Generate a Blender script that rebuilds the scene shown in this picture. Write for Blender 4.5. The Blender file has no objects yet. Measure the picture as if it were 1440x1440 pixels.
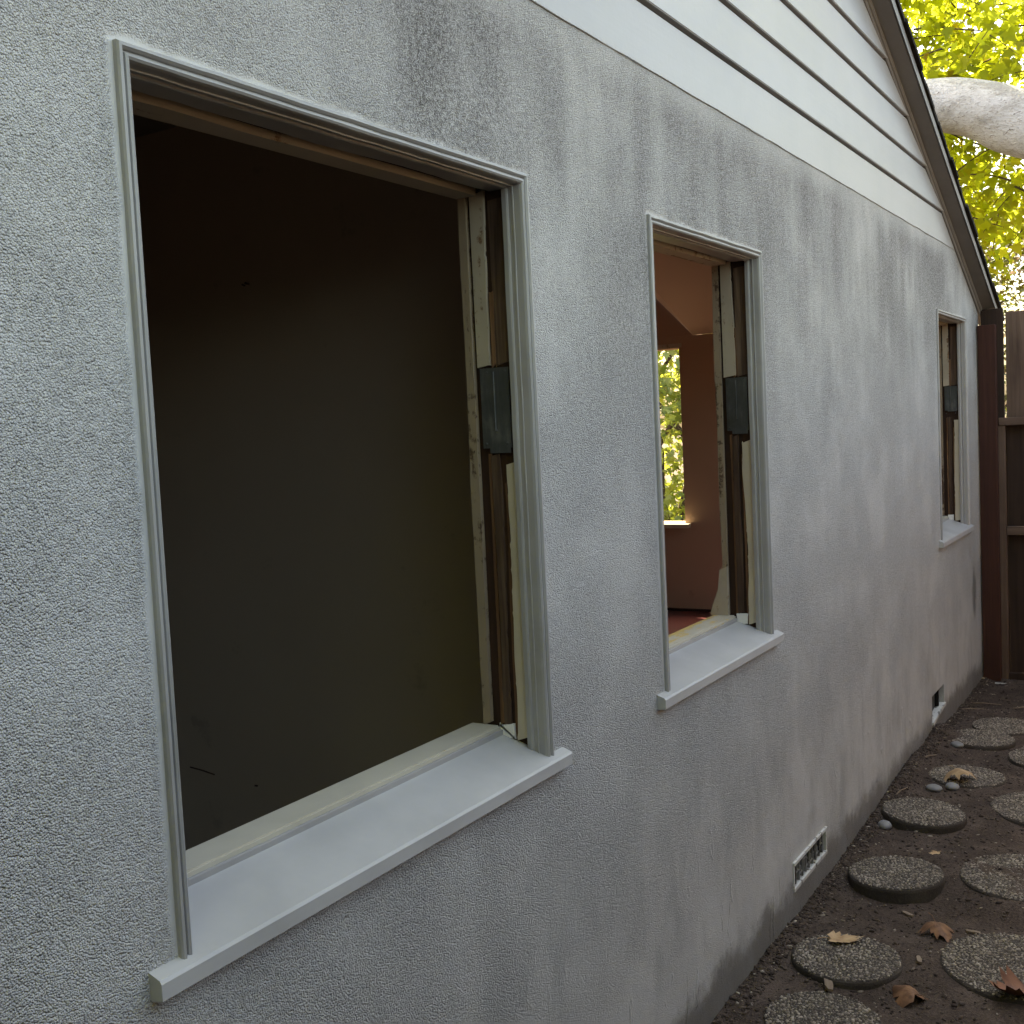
import bpy, bmesh, math, random
import numpy as np
from mathutils import Vector, Matrix, noise

random.seed(7); rng = np.random.default_rng(7)
S = bpy.context.scene
COL = S.collection

# ------------------------------------------------------------------ camera
cam_d = bpy.data.cameras.new('camera'); cam = bpy.data.objects.new('camera', cam_d); COL.objects.link(cam)
cam_d.sensor_width = 36.0; cam_d.lens = 36.0 * 1586.43 / 1440.0
cam_d.clip_start = 0.02; cam_d.clip_end = 2000
_r = Vector((0.52050208, -0.85249317, -0.04830088)); _d = Vector((-0.08704033, 0.0032993, -0.99619933)); _f = Vector((0.84941248, 0.52272795, -0.072484))
cam.matrix_world = Matrix(((_r.x, -_d.x, -_f.x, 0), (_r.y, -_d.y, -_f.y, -1.1), (_r.z, -_d.z, -_f.z, 1.6), (0, 0, 0, 1)))
S.camera = cam

# ------------------------------------------------------------------ light
SUN = Vector((0.35, 1.0, 1.15)).normalized()
W = bpy.data.worlds.new('World'); S.world = W; W.use_nodes = True
wt = W.node_tree; sky = wt.nodes.new('ShaderNodeTexSky'); sky.sky_type = 'NISHITA'; sky.sun_disc = False
sky.sun_elevation = math.asin(SUN.z); sky.sun_rotation = math.atan2(SUN.x, SUN.y)
sky.air_density = 1.0; sky.dust_density = 5.0; sky.ozone_density = 0.3
wt.links.new(sky.outputs[0], wt.nodes['Background'].inputs[0]); wt.nodes['Background'].inputs[1].default_value = 0.15
sl = bpy.data.lights.new('sun', 'SUN'); sl.energy = 5.0; sl.angle = math.radians(0.5); sl.color = (1.0, 0.94, 0.84)
so = bpy.data.objects.new('sun', sl); COL.objects.link(so); so.rotation_euler = SUN.to_track_quat('Z', 'Y').to_euler()
so.location = (10, 30, 40)
S.view_settings.view_transform = 'Standard'; S.view_settings.look = 'None'; S.view_settings.gamma = 1.0
S.view_settings.use_curve_mapping = False; S.view_settings.exposure = 2.85
S.view_settings.use_white_balance = True; S.view_settings.white_balance_temperature = 8550; S.view_settings.white_balance_tint = 5
S.cycles.max_bounces = 6; S.cycles.diffuse_bounces = 5; S.cycles.glossy_bounces = 2; S.cycles.transmission_bounces = 3; S.cycles.caustics_reflective = False
S.cycles.use_light_tree = False; S.cycles.use_adaptive_sampling = True; S.cycles.adaptive_threshold = 0.015
S.cycles.use_denoising = True; S.cycles.denoising_prefilter = 'ACCURATE'; S.cycles.denoising_input_passes = 'RGB_ALBEDO_NORMAL'

# ------------------------------------------------------------------ node helpers
class NT:
    def __init__(s, name, rough=0.7, spec=0.3):
        s.m = bpy.data.materials.new(name); s.m.use_nodes = True; s.t = s.m.node_tree
        s.b = s.t.nodes['Principled BSDF']; s.out = s.t.nodes['Material Output']
        s.b.inputs['Roughness'].default_value = rough; s.b.inputs['Specular IOR Level'].default_value = spec
        s.tc = s.t.nodes.new('ShaderNodeTexCoord')
    def _in(s, sock, v):
        if isinstance(v, bpy.types.NodeSocket): s.t.links.new(v, sock)
        elif isinstance(v, (tuple, list)) and len(v) == 3 and sock.type == 'RGBA': sock.default_value = (*v, 1)
        else: sock.default_value = v
    def n(s, typ, **k):
        nd = s.t.nodes.new(typ)
        for a, v in k.items(): setattr(nd, a, v)
        return nd
    def ma(s, op, a, b=0.0, c=0.0, clamp=False):
        nd = s.n('ShaderNodeMath', operation=op, use_clamp=clamp)
        s._in(nd.inputs[0], a); s._in(nd.inputs[1], b); s._in(nd.inputs[2], c); return nd.outputs[0]
    def ss(s, v, a, b, to0=0.0, to1=1.0):
        nd = s.n('ShaderNodeMapRange', interpolation_type='SMOOTHSTEP')
        s._in(nd.inputs[0], v); s._in(nd.inputs[1], a); s._in(nd.inputs[2], b); s._in(nd.inputs[3], to0); s._in(nd.inputs[4], to1); return nd.outputs[0]
    def mapping(s, scale=(1, 1, 1), loc=(0, 0, 0), rot=(0, 0, 0), src=None):
        nd = s.n('ShaderNodeMapping'); s.t.links.new(src or s.tc.outputs['Object'], nd.inputs[0])
        nd.inputs['Scale'].default_value = scale; nd.inputs['Location'].default_value = loc; nd.inputs['Rotation'].default_value = rot; return nd.outputs[0]
    def noise(s, scale, detail=3.0, rough=0.55, vec=None, dist=0.0):
        nd = s.n('ShaderNodeTexNoise'); s.t.links.new(vec or s.tc.outputs['Object'], nd.inputs['Vector'])
        nd.inputs['Scale'].default_value = scale; nd.inputs['Detail'].default_value = detail; nd.inputs['Roughness'].default_value = rough
        nd.inputs['Distortion'].default_value = dist; return nd.outputs[0]
    def voro(s, scale, vec=None, feature='F1', smooth=None, out=0):
        nd = s.n('ShaderNodeTexVoronoi', feature=feature); s.t.links.new(vec or s.tc.outputs['Object'], nd.inputs['Vector'])
        nd.inputs['Scale'].default_value = scale; return nd.outputs[out]
    def mix(s, f, a, b, mode='MIX'):
        nd = s.n('ShaderNodeMix', data_type='RGBA', blend_type=mode)
        s._in(nd.inputs[0], f); s._in(nd.inputs[6], a); s._in(nd.inputs[7], b); return nd.outputs[2]
    def ramp(s, f, stops):
        nd = s.n('ShaderNodeValToRGB'); s._in(nd.inputs[0], f); e = nd.color_ramp.elements
        while len(e) < len(stops): e.new(0.5)
        for i, (p, c) in enumerate(stops): e[i].position = p; e[i].color = (*c, 1)
        return nd.outputs[0]
    def bump(s, h, dist, strength=1.0, normal=None):
        nd = s.n('ShaderNodeBump'); s._in(nd.inputs['Height'], h); nd.inputs['Distance'].default_value = dist
        s._in(nd.inputs['Strength'], strength)
        if normal: s.t.links.new(normal, nd.inputs['Normal'])
        return nd.outputs[0]
    def col(s, c): s._in(s.b.inputs['Base Color'], c)
    def nor(s, c): s.t.links.new(c, s.b.inputs['Normal'])
    def xyz(s):
        nd = s.n('ShaderNodeSeparateXYZ'); s.t.links.new(s.tc.outputs['Object'], nd.inputs[0]); return nd.outputs
    def attr(s, name):
        nd = s.n('ShaderNodeAttribute', attribute_name=name); return nd.outputs['Fac']
    def objrand(s): return s.n('ShaderNodeObjectInfo').outputs['Random']

# ------------------------------------------------------------------ dimensions
WIN = [(0.937, 1.890), (2.445, 3.228), (5.780, 6.555)]   # outer casing x range of each window
ZT, ZB = 2.083, 0.975                                    # casing head, sill contact
ZSID = 2.420; LAP = 0.1525
RX, RZ, RS = 4.553, 3.178, -0.4145                       # a point of the rake line and its slope
XC = 6.985                                               # house corner
def rake(x): return RZ + RS * (x - RX)

# ------------------------------------------------------------------ materials
M = {}
def m_stucco():
    n = NT('painted_stucco', 0.42, 0.45); x, y, z = n.xyz()
    # distance to the nearest window casing: the paint lies smoother there
    d = None
    for a, b in WIN:
        dx = n.ma('SUBTRACT', n.ma('ABSOLUTE', n.ma('SUBTRACT', x, (a + b) / 2)), (b - a) / 2)
        dz = n.ma('SUBTRACT', n.ma('ABSOLUTE', n.ma('SUBTRACT', z, (ZT + ZB) / 2)), (ZT - ZB) / 2)
        e = n.ma('MAXIMUM', dx, dz); d = e if d is None else n.ma('MINIMUM', d, e)
    wob = n.noise(14, 2); near = n.ss(n.ma('ADD', d, n.ma('MULTIPLY', n.ma('SUBTRACT', wob, 0.5), 0.02)), 0.003, 0.016)
    g1 = n.noise(250, 2.0, 0.6); vn = n.n('ShaderNodeTexVoronoi'); n.t.links.new(n.tc.outputs['Object'], vn.inputs['Vector']); vn.inputs['Scale'].default_value = 400; g2 = vn.outputs['Distance']; gr = vn.outputs['Color']
    g3 = n.noise(85, 1.0, 0.5)
    h = n.ma('SUBTRACT', n.ma('ADD', n.ma('ADD', n.ma('MULTIPLY', g1, 0.5), n.ma('MULTIPLY', g3, 0.5)), 0.47), n.ma('MULTIPLY', n.ma('MULTIPLY', g2, g2), 1.1))
    # trowelled, smoother patches low down
    pat = n.noise(2.2, 3.0, 0.6); low = n.ss(n.ma('ADD', z, n.ma('MULTIPLY', n.ma('SUBTRACT', pat, 0.5), 0.9)), 0.18, 0.75)
    pat2 = n.ss(n.noise(3.4, 3, 0.6), 0.3, 0.6)
    amp = n.ma('MULTIPLY', n.ma('MULTIPLY', near, n.ma('ADD', n.ma('MULTIPLY', low, 0.72), 0.28)), n.ma('ADD', n.ma('MULTIPLY', pat2, 0.35), 0.65))
    big = n.noise(5.0, 2.0, 0.5)
    crease = n.ss(n.noise(9.0, 4.0, 0.7, vec=n.mapping((1.6, 1, 0.5)), dist=1.2), 0.62, 0.7)
    hh = n.ma('ADD', n.ma('MULTIPLY', h, amp), n.ma('MULTIPLY', big, 3.2))
    hh = n.ma('ADD', hh, n.ma('MULTIPLY', n.ma('MULTIPLY', crease, n.ma('SUBTRACT', 1.0, low)), 1.1))
    n.nor(n.bump(hh, 0.0030, 1.0))
    # dirt that has run down from under the siding and sits in the hollows
    st = n.noise(1.0, 4.0, 0.62, vec=n.mapping((1.7, 1, 1.0), (4.3, 0, 0.2)))
    st2 = n.noise(1.0, 3.0, 0.6, vec=n.mapping((8.0, 1, 0.9)))
    stv = n.ma('ADD', n.ma('MULTIPLY', st, 0.78), n.ma('MULTIPLY', st2, 0.22))
    top = n.ss(z, 1.15, 2.25); cut = n.ss(z, ZSID + 0.01, ZSID - 0.10)
    xa = n.ss(x, 0.85, 1.6)
    run = n.ma('MULTIPLY', n.ma('MULTIPLY', n.ss(stv, 0.30, 0.61), n.ma('ADD', n.ma('MULTIPLY', top, 0.85), 0.15)), xa)
    run = n.ma('MULTIPLY', run, n.ma('ADD', n.ma('MULTIPLY', cut, 0.8), 0.2))
    cav = n.ss(h, 0.86, 0.62)
    cav = n.ma('ADD', n.ma('MULTIPLY', cav, 0.55), n.ma('MULTIPLY', n.ss(n.noise(95, 3, 0.75), 0.38, 0.62), 0.45))
    dirt = n.ma('MULTIPLY', run, n.ma('ADD', n.ma('MULTIPLY', cav, 0.86), 0.12))
    base = n.mix(n.ss(n.noise(1.7, 3), 0.3, 0.7), (0.43, 0.43, 0.42), (0.385, 0.388, 0.385))
    gs = n.n('ShaderNodeSeparateXYZ'); n.t.links.new(gr, gs.inputs[0])   # sandy grit: every grain a little lighter or darker
    base = n.mix(n.ma('MULTIPLY', n.ma('ADD', n.ma('MULTIPLY', gs.outputs[0], 0.6), n.ma('MULTIPLY', n.ss(g3, 0.35, 0.65), 0.4)), amp), n.mix(0.18, base, (0.9, 0.9, 0.88)), n.mix(0.34, base, (0.10, 0.10, 0.10)))
    c = n.mix(dirt, base, (0.075, 0.068, 0.066))
    # small brownish spots
    sp = n.ma('MULTIPLY', n.ss(n.noise(7, 4, 0.7), 0.64, 0.76), n.ss(g1, 0.5, 0.6)); c = n.mix(n.ma('MULTIPLY', sp, 0.4), c, (0.25, 0.20, 0.15))
    # soil splashed up from the ground and grey smears near the far corner
    spl = n.ss(n.ma('SUBTRACT', z, n.ma('MULTIPLY', n.noise(6, 6, 0.72), 0.27)), 0.05, -0.035)
    c = n.mix(n.ma('MULTIPLY', spl, 0.72), c, (0.055, 0.047, 0.04))
    sm = n.ma('MULTIPLY', n.ss(n.noise(1, 4, 0.65, vec=n.mapping((5, 1, 2.0), (0, 0, 4))), 0.47, 0.66), n.ss(z, 0.95, 0.35))
    c = n.mix(n.ma('MULTIPLY', sm, 0.5), c, (0.23, 0.235, 0.235))
    ex = n.ma('DIVIDE', n.ma('SUBTRACT', x, n.ma('ADD', 6.69, n.ma('MULTIPLY', n.ma('SUBTRACT', n.noise(13, 4, 0.7), 0.5), 0.16))), 0.07); ez = n.ma('DIVIDE', n.ma('SUBTRACT', z, 0.565), 0.15)
    el = n.ma('ADD', n.ma('MULTIPLY', ex, ex), n.ma('MULTIPLY', ez, ez))
    c = n.mix(n.ma('MULTIPLY', n.ss(el, 1.3, 0.2), 0.8), c, (0.12, 0.125, 0.12))
    n.col(c); n._in(n.b.inputs['Roughness'], n.ma('ADD', 0.36, n.ma('MULTIPLY', dirt, 0.5)))
    return n.m
M['stucco'] = m_stucco()

def m_paint(name, col, rough=0.45, wear=0.0, wearcol=(0.2, 0.14, 0.08), grain=0.15, axis=2, spec=0.4):
    n = NT(name, rough, spec)
    sc = [28, 28, 28]; sc[axis] = 2.0
    g = n.noise(1.0, 4, 0.6, vec=n.mapping(tuple(sc))); b = n.noise(6, 4, 0.6)
    c = n.mix(n.ss(b, 0.25, 0.75), tuple(v * 0.90 for v in col), tuple(min(0.85, v * 1.06) for v in col))
    gm = n.ss(n.noise(4.5, 5, 0.72), 0.52, 0.74); c = n.mix(n.ma('MULTIPLY', gm, 0.30), c, tuple(v * 0.5 for v in col))
    if wear > 0:
        w = n.ss(n.ma('ADD', n.ma('MULTIPLY', g, 0.6), n.ma('MULTIPLY', n.noise(38, 4, 0.7), 0.4)), 0.62 - wear * 0.2, 0.68 - wear * 0.2)
        c = n.mix(w, c, wearcol)
        g = n.ma('SUBTRACT', g, n.ma('MULTIPLY', w, 0.6))
    n.col(c); n.nor(n.bump(g, 0.0012, grain * 4)); return n.m
M['trim'] = m_paint('grey_gloss_trim_paint', (0.295, 0.292, 0.286), 0.34, grain=0.12)
M['trimh'] = m_paint('grey_gloss_head_paint', (0.295, 0.292, 0.286), 0.34, grain=0.12, axis=0)
M['sill'] = m_paint('pale_grey_sill_paint', (0.385, 0.385, 0.38), 0.36, grain=0.14, axis=0)
M['cream'] = m_paint('old_cream_paint', (0.38, 0.335, 0.26), 0.5, wear=0.34, wearcol=(0.16, 0.09, 0.045))
M['creamh'] = m_paint('old_cream_head_paint', (0.38, 0.335, 0.26), 0.5, wear=0.2, wearcol=(0.16, 0.09, 0.045), axis=0)
M['agedcream'] = m_paint('aged_brownish_cream_paint', (0.26, 0.205, 0.14), 0.6, wear=0.45, wearcol=(0.07, 0.04, 0.022))
M['creamclean'] = m_paint('cream_paint', (0.45, 0.40, 0.31), 0.5, wear=0.0)
M['stool'] = m_paint('cream_stool_paint', (0.46, 0.43, 0.35), 0.5, wear=0.05, wearcol=(0.42, 0.30, 0.12), axis=0)
M['baresill'] = m_paint('half_bare_stool_wood', (0.46, 0.43, 0.35), 0.55, wear=0.75, wearcol=(0.52, 0.38, 0.15), axis=0)
M['spackle'] = m_paint('white_filler', (0.74, 0.74, 0.72), 0.7, grain=0.3)
def m_wood(name, a, b, c, axis=2, rough=0.75, sc=55, det=0.5, bump=0.002):
    n = NT(name, rough, 0.25); s3 = [sc] * 3; s3[axis] = sc * 0.045
    r = n.objrand(); off = n.n('ShaderNodeVectorMath', operation='ADD'); n.t.links.new(n.tc.outputs['Object'], off.inputs[0])
    cmb = n.n('ShaderNodeCombineXYZ'); n._in(cmb.inputs[0], n.ma('MULTIPLY', r, 7.0)); n._in(cmb.inputs[2], n.ma('MULTIPLY', r, 31.0)); n.t.links.new(cmb.outputs[0], off.inputs[1])
    v = n.mapping(tuple(s3), src=off.outputs[0])
    g = n.noise(1.0, 6, 0.65, vec=v, dist=det); k = n.noise(4.0, 3, 0.6, vec=off.outputs[0])
    f = n.ma('ADD', n.ma('MULTIPLY', g, 0.7), n.ma('MULTIPLY', k, 0.3))
    cc = n.ramp(f, [(0.32, a), (0.5, b), (0.68, c)])
    cc = n.mix(n.ma('MULTIPLY', r, 0.45), cc, tuple(v2 * 0.55 for v2 in b))
    n.col(cc); n.nor(n.bump(g, bump, 0.9)); return n.m
M['oldwood'] = m_wood('stained_old_jamb_wood', (0.020, 0.011, 0.008), (0.082, 0.050, 0.032), (0.20, 0.14, 0.095))
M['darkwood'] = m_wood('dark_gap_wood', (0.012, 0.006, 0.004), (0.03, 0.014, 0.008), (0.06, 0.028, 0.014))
M['splinter'] = m_wood('orange_splintered_wood', (0.06, 0.028, 0.014), (0.15, 0.078, 0.04), (0.29, 0.175, 0.095))
M['redwood'] = m_wood('red_brown_stained_post', (0.026, 0.009, 0.006), (0.048, 0.017, 0.011), (0.075, 0.027, 0.017), sc=30)
M['greywood'] = m_wood('weathered_fence_wood', (0.065, 0.038, 0.028), (0.125, 0.08, 0.058), (0.19, 0.13, 0.097), sc=34)
M['greywoodh'] = m_wood('weathered_rail_wood', (0.065, 0.038, 0.028), (0.125, 0.08, 0.058), (0.19, 0.13, 0.097), axis=1, sc=34)
M['panelwood'] = m_wood('dark_brown_panel_wood', (0.016, 0.009, 0.006), (0.034, 0.019, 0.013), (0.055, 0.032, 0.021), sc=30)
M['bareyard'] = m_wood('shade_fence_wood', (0.06, 0.042, 0.032), (0.11, 0.08, 0.06), (0.16, 0.12, 0.09), sc=26)  # for the unseen fence and gate added as shade

def m_metal():
    n = NT('tarnished_zinc_plate', 0.5, 0.5); n.b.inputs['Metallic'].default_value = 0.35
    g = n.noise(1, 5, 0.65, vec=n.mapping((60, 60, 9))); k = n.noise(18, 4, 0.6)
    c = n.ramp(n.ma('ADD', n.ma('MULTIPLY', g, 0.5), n.ma('MULTIPLY', k, 0.5)), [(0.3, (0.028, 0.033, 0.033)), (0.55, (0.065, 0.073, 0.072)), (0.75, (0.15, 0.158, 0.152))])
    n.col(c); n.nor(n.bump(k, 0.0008, 0.6)); return n.m
M['metal'] = m_metal()
def m_siding():
    n = NT('painted_siding', 0.34, 0.45)
    g = n.noise(1.0, 4, 0.6, vec=n.mapping((1.6, 20, 34))); b = n.noise(2.2, 4, 0.6); st = n.noise(1, 3, 0.6, vec=n.mapping((9, 1, 1.2)))
    c = n.mix(n.ss(b, 0.3, 0.7), (0.33, 0.337, 0.34), (0.365, 0.37, 0.373))
    c = n.mix(n.ma('MULTIPLY', n.ss(st, 0.55, 0.75), 0.16), c, (0.36, 0.35, 0.32))
    n.col(c); n.nor(n.bump(n.ma('ADD', g, n.ma('MULTIPLY', n.noise(55, 2), 0.35)), 0.0012, 0.55)); return n.m
M['siding'] = m_siding()
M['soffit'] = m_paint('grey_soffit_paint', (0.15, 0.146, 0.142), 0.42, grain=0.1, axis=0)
def m_shingle():
    n = NT('black_asphalt_shingle', 0.95, 0.1); g = n.noise(260, 2); k = n.noise(9, 3)
    n.col(n.mix(n.ma('MULTIPLY', g, k), (0.012, 0.012, 0.012), (0.06, 0.058, 0.055))); n.nor(n.bump(g, 0.002, 0.8)); return n.m
M['shingle'] = m_shingle()
def m_inner(name, a, b, rough=0.7):
    n = NT(name, rough, 0.25); k = n.noise(0.9, 4, 0.6); f = n.noise(42, 3); s = n.ss(n.noise(5, 5, 0.7), 0.62, 0.72)
    c = n.mix(n.ss(k, 0.3, 0.7), a, b); c = n.mix(n.ma('MULTIPLY', s, 0.35), c, tuple(v * 0.5 for v in a)); n.col(c); n.nor(n.bump(f, 0.0015, 0.35)); return n.m
M['olive'] = m_inner('dull_olive_room_paint', (0.19, 0.155, 0.122), (0.22, 0.182, 0.145))
M['salmon'] = m_inner('terracotta_room_paint', (0.34, 0.24, 0.175), (0.38, 0.27, 0.20))
M['salmonceil'] = m_inner('dusty_pink_ceiling_paint', (0.46, 0.36, 0.295), (0.50, 0.39, 0.32))
M['redfloor'] = m_inner('dark_red_floor', (0.10, 0.032, 0.034), (0.14, 0.045, 0.046), 0.3)
M['darkfloor'] = m_inner('dark_wood_floor', (0.075, 0.064, 0.054), (0.105, 0.09, 0.076), 0.5)

def m_soil():
    n = NT('damp_brown_soil', 0.95, 0.15); x, y, z = n.xyz()
    f = n.noise(120, 4, 0.7); k = n.noise(7, 5, 0.65); g = n.noise(30, 4, 0.65)
    c = n.ramp(n.ma('ADD', n.ma('MULTIPLY', f, 0.45), n.ma('MULTIPLY', k, 0.55)), [(0.3, (0.026, 0.019, 0.015)), (0.5, (0.064, 0.047, 0.038)), (0.7, (0.13, 0.098, 0.08))])
    n.col(c); n.nor(n.bump(n.ma('ADD', g, n.ma('MULTIPLY', f, 0.5)), 0.012, 0.9)); return n.m
M['soil'] = m_soil()
def m_slab():
    n = NT('stone_slab_cement', 0.9, 0.2); f = n.noise(170, 3, 0.7); k = n.noise(12, 4)
    n.col(n.ramp(n.ma('ADD', n.ma('MULTIPLY', f, 0.5), n.ma('MULTIPLY', k, 0.5)), [(0.3, (0.022, 0.018, 0.015)), (0.7, (0.075, 0.062, 0.052))])); n.nor(n.bump(f, 0.003, 0.8)); return n.m
M['slab'] = m_slab()
def m_agg():
    n = NT('washed_pebble_aggregate', 0.6, 0.35); r = n.attr('rnd')
    c = n.ramp(r, [(0.0, (0.10, 0.085, 0.072)), (0.35, (0.19, 0.155, 0.122)), (0.7, (0.30, 0.25, 0.20)), (1.0, (0.48, 0.42, 0.345))])
    n.col(n.mix(n.ma('MULTIPLY', n.noise(9, 4), 0.5), c, (0.09, 0.078, 0.066))); return n.m
M['agg'] = m_agg()
def m_debris():
    n = NT('soil_crumbs', 0.9, 0.2); r = n.attr('rnd')
    n.col(n.ramp(r, [(0.0, (0.025, 0.018, 0.014)), (0.72, (0.075, 0.056, 0.046)), (0.94, (0.11, 0.085, 0.07)), (1.0, (0.38, 0.33, 0.27))])); return n.m
M['debris'] = m_debris()
def m_pebble():
    n = NT('grey_river_pebble', 0.55, 0.35); k = n.noise(35, 4, 0.6); n.col(n.mix(k, (0.12, 0.12, 0.122), (0.23, 0.228, 0.226))); n.nor(n.bump(k, 0.001, 0.5)); return n.m
M['pebble'] = m_pebble()
def m_leaf(name, stops, trans=0.78, attr=True):
    n = NT(name, 0.5, 0.35)
    r = n.attr('rnd') if attr else n.objrand()
    c = n.ramp(r, stops); c = n.mix(n.ma('MULTIPLY', n.noise(26, 3), 0.45), c, tuple(v * 0.55 for v in stops[1][1]))
    n.col(c)
    tr = n.n('ShaderNodeBsdfTranslucent'); n._in(tr.inputs[0], n.mix(0.5, c, (0.66, 0.70, 0.06) if attr else c))
    mx = n.n('ShaderNodeMixShader'); mx.inputs[0].default_value = trans
    n.t.links.new(n.b.outputs[0], mx.inputs[1]); n.t.links.new(tr.outputs[0], mx.inputs[2]); n.t.links.new(mx.outputs[0], n.out.inputs[0]); return n.m
M['leaf'] = m_leaf('sycamore_leaf', [(0.0, (0.13, 0.20, 0.025)), (0.55, (0.25, 0.31, 0.035)), (0.93, (0.40, 0.38, 0.05)), (1.0, (0.30, 0.10, 0.02))])
M['vine'] = m_leaf('pale_green_leaf', [(0.0, (0.08, 0.14, 0.045)), (0.5, (0.19, 0.26, 0.09)), (0.85, (0.29, 0.33, 0.11)), (1.0, (0.26, 0.20, 0.05))], 0.4)
M['pinkleaf'] = m_leaf('pinkish_shrub_leaf', [(0.0, (0.035, 0.06, 0.022)), (0.5, (0.06, 0.08, 0.035)), (0.8, (0.14, 0.075, 0.055)), (1.0, (0.18, 0.09, 0.07))], 0.15)
def m_dry(name, a, b):
    n = NT(name, 0.6, 0.3); k = n.noise(30, 4, 0.6); v = n.noise(1, 3, 0.6, vec=n.mapping((90, 90, 90)))
    n.col(n.mix(n.ss(k, 0.3, 0.7), a, b)); n.nor(n.bump(v, 0.0015, 0.6)); return n.m
M['tanleaf'] = m_dry('dry_tan_leaf', (0.30, 0.185, 0.095), (0.46, 0.32, 0.18))
M['brownleaf'] = m_dry('dry_brown_leaf', (0.085, 0.040, 0.020), (0.22, 0.11, 0.055))
M['redleaf'] = m_dry('dry_russet_leaf', (0.085, 0.034, 0.02), (0.20, 0.085, 0.045))
M['yellowleaf'] = m_dry('dry_yellow_leaf', (0.34, 0.22, 0.03), (0.46, 0.32, 0.05))
M['twig'] = m_wood('bare_twig', (0.12, 0.085, 0.06), (0.22, 0.165, 0.12), (0.33, 0.26, 0.20), axis=0)
def m_bark():
    n = NT('pale_sycamore_bark', 0.8, 0.2); v = n.mapping((2.2, 1.0, 2.2)); k = n.noise(3.0, 5, 0.65, vec=v); f = n.noise(30, 5, 0.75, vec=v); g = n.noise(11, 4, 0.7, vec=v, dist=1.2)
    x, y, z = n.xyz()
    p = n.ss(n.ma('ADD', n.ma('MULTIPLY', k, 0.65), n.ma('MULTIPLY', f, 0.35)), 0.46, 0.60)
    c = n.mix(p, (0.56, 0.575, 0.60), (0.40, 0.40, 0.40)); c = n.mix(n.ma('MULTIPLY', n.ss(f, 0.52, 0.7), 0.6), c, (0.20, 0.18, 0.16))
    c = n.mix(n.ss(g, 0.63, 0.70), c, (0.10, 0.08, 0.065))
    n.col(c); n.nor(n.bump(n.ma('ADD', n.ma('MULTIPLY', f, 0.7), n.ma('ADD', k, g)), 0.05, 1.0)); return n.m
M['bark'] = m_bark()
n_ = NT('dark_branch', 0.9, 0.1); n_.col((0.10, 0.075, 0.055)); M['branch'] = n_.m
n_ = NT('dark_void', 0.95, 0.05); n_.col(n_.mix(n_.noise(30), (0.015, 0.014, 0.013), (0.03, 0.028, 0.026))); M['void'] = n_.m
n_ = NT('white_plastic_pipe', 0.4, 0.4); n_.col(n_.mix(n_.noise(20, 4), (0.42, 0.40, 0.37), (0.58, 0.56, 0.52))); M['pipe'] = n_.m
M['caulk'] = m_paint('white_caulk', (0.6, 0.6, 0.59), 0.5)
M['ventgrille'] = m_paint('grimy_vent_grille_paint', (0.20, 0.20, 0.19), 0.6, wear=0.5, wearcol=(0.03, 0.026, 0.022))
M['vent'] = m_paint('dirty_white_vent_paint', (0.50, 0.50, 0.48), 0.5, wear=0.35, wearcol=(0.06, 0.05, 0.04))

# ------------------------------------------------------------------ mesh helpers
def obj(name, bm, mat, parent=None, smooth=False, kind=None):
    me = bpy.data.meshes.new(name)
    if isinstance(bm, bmesh.types.BMesh): bm.to_mesh(me); bm.free()
    else: me.from_pydata(*bm); me.update()
    o = bpy.data.objects.new(name, me); COL.objects.link(o)
    if mat: me.materials.append(M[mat] if isinstance(mat, str) else mat)
    if smooth: me.polygons.foreach_set('use_smooth', [True] * len(me.polygons))
    if parent: o.parent = parent
    if kind: o['kind'] = kind
    return o
def inst(name, me, parent=None, loc=(0, 0, 0), rot=(0, 0, 0), scale=(1, 1, 1)):
    o = bpy.data.objects.new(name, me); COL.objects.link(o); o.location = loc; o.rotation_euler = rot; o.scale = scale
    if parent: o.parent = parent
    return o
def thing(name, label, cat, loc=(0, 0, 0), group=None):
    o = bpy.data.objects.new(name, None); COL.objects.link(o); o.location = loc; o.empty_display_size = 0.1
    return tag(o, label, cat, group)
def tag(o, label, cat, group=None):
    o['label'] = label; o['category'] = cat
    if group: o['group'] = group
    return o
def bx(bm, x0, x1, y0, y1, z0, z1):
    v = [bm.verts.new((x, y, z)) for x in (x0, x1) for y in (y0, y1) for z in (z0, z1)]
    for f in ((0, 1, 3, 2), (4, 6, 7, 5), (0, 4, 5, 1), (2, 3, 7, 6), (0, 2, 6, 4), (1, 5, 7, 3)): bm.faces.new([v[i] for i in f])
    return bm
def box(name, x0, x1, y0, y1, z0, z1, mat, parent=None, bev=0.0):
    bm = bx(bmesh.new(), x0, x1, y0, y1, z0, z1); bmesh.ops.recalc_face_normals(bm, faces=bm.faces)
    if bev: bmesh.ops.bevel(bm, geom=bm.edges[:], offset=bev, segments=2, affect='EDGES', profile=0.5)
    return obj(name, bm, mat, parent)
def prism(poly, ax, a, b, bm=None):
    """polygon (list of 2D) extruded along axis ax from a to b"""
    bm = bm or bmesh.new()
    def P(p, t): return {0: (t, p[0], p[1]), 1: (p[0], t, p[1]), 2: (p[0], p[1], t)}[ax]
    A = [bm.verts.new(P(p, a)) for p in poly]; B = [bm.verts.new(P(p, b)) for p in poly]; n = len(poly)
    bm.faces.new(A); bm.faces.new(B[::-1])
    for i in range(n): bm.faces.new((A[i], B[i], B[(i + 1) % n], A[(i + 1) % n]))
    bmesh.ops.recalc_face_normals(bm, faces=bm.faces); return bm
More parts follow.
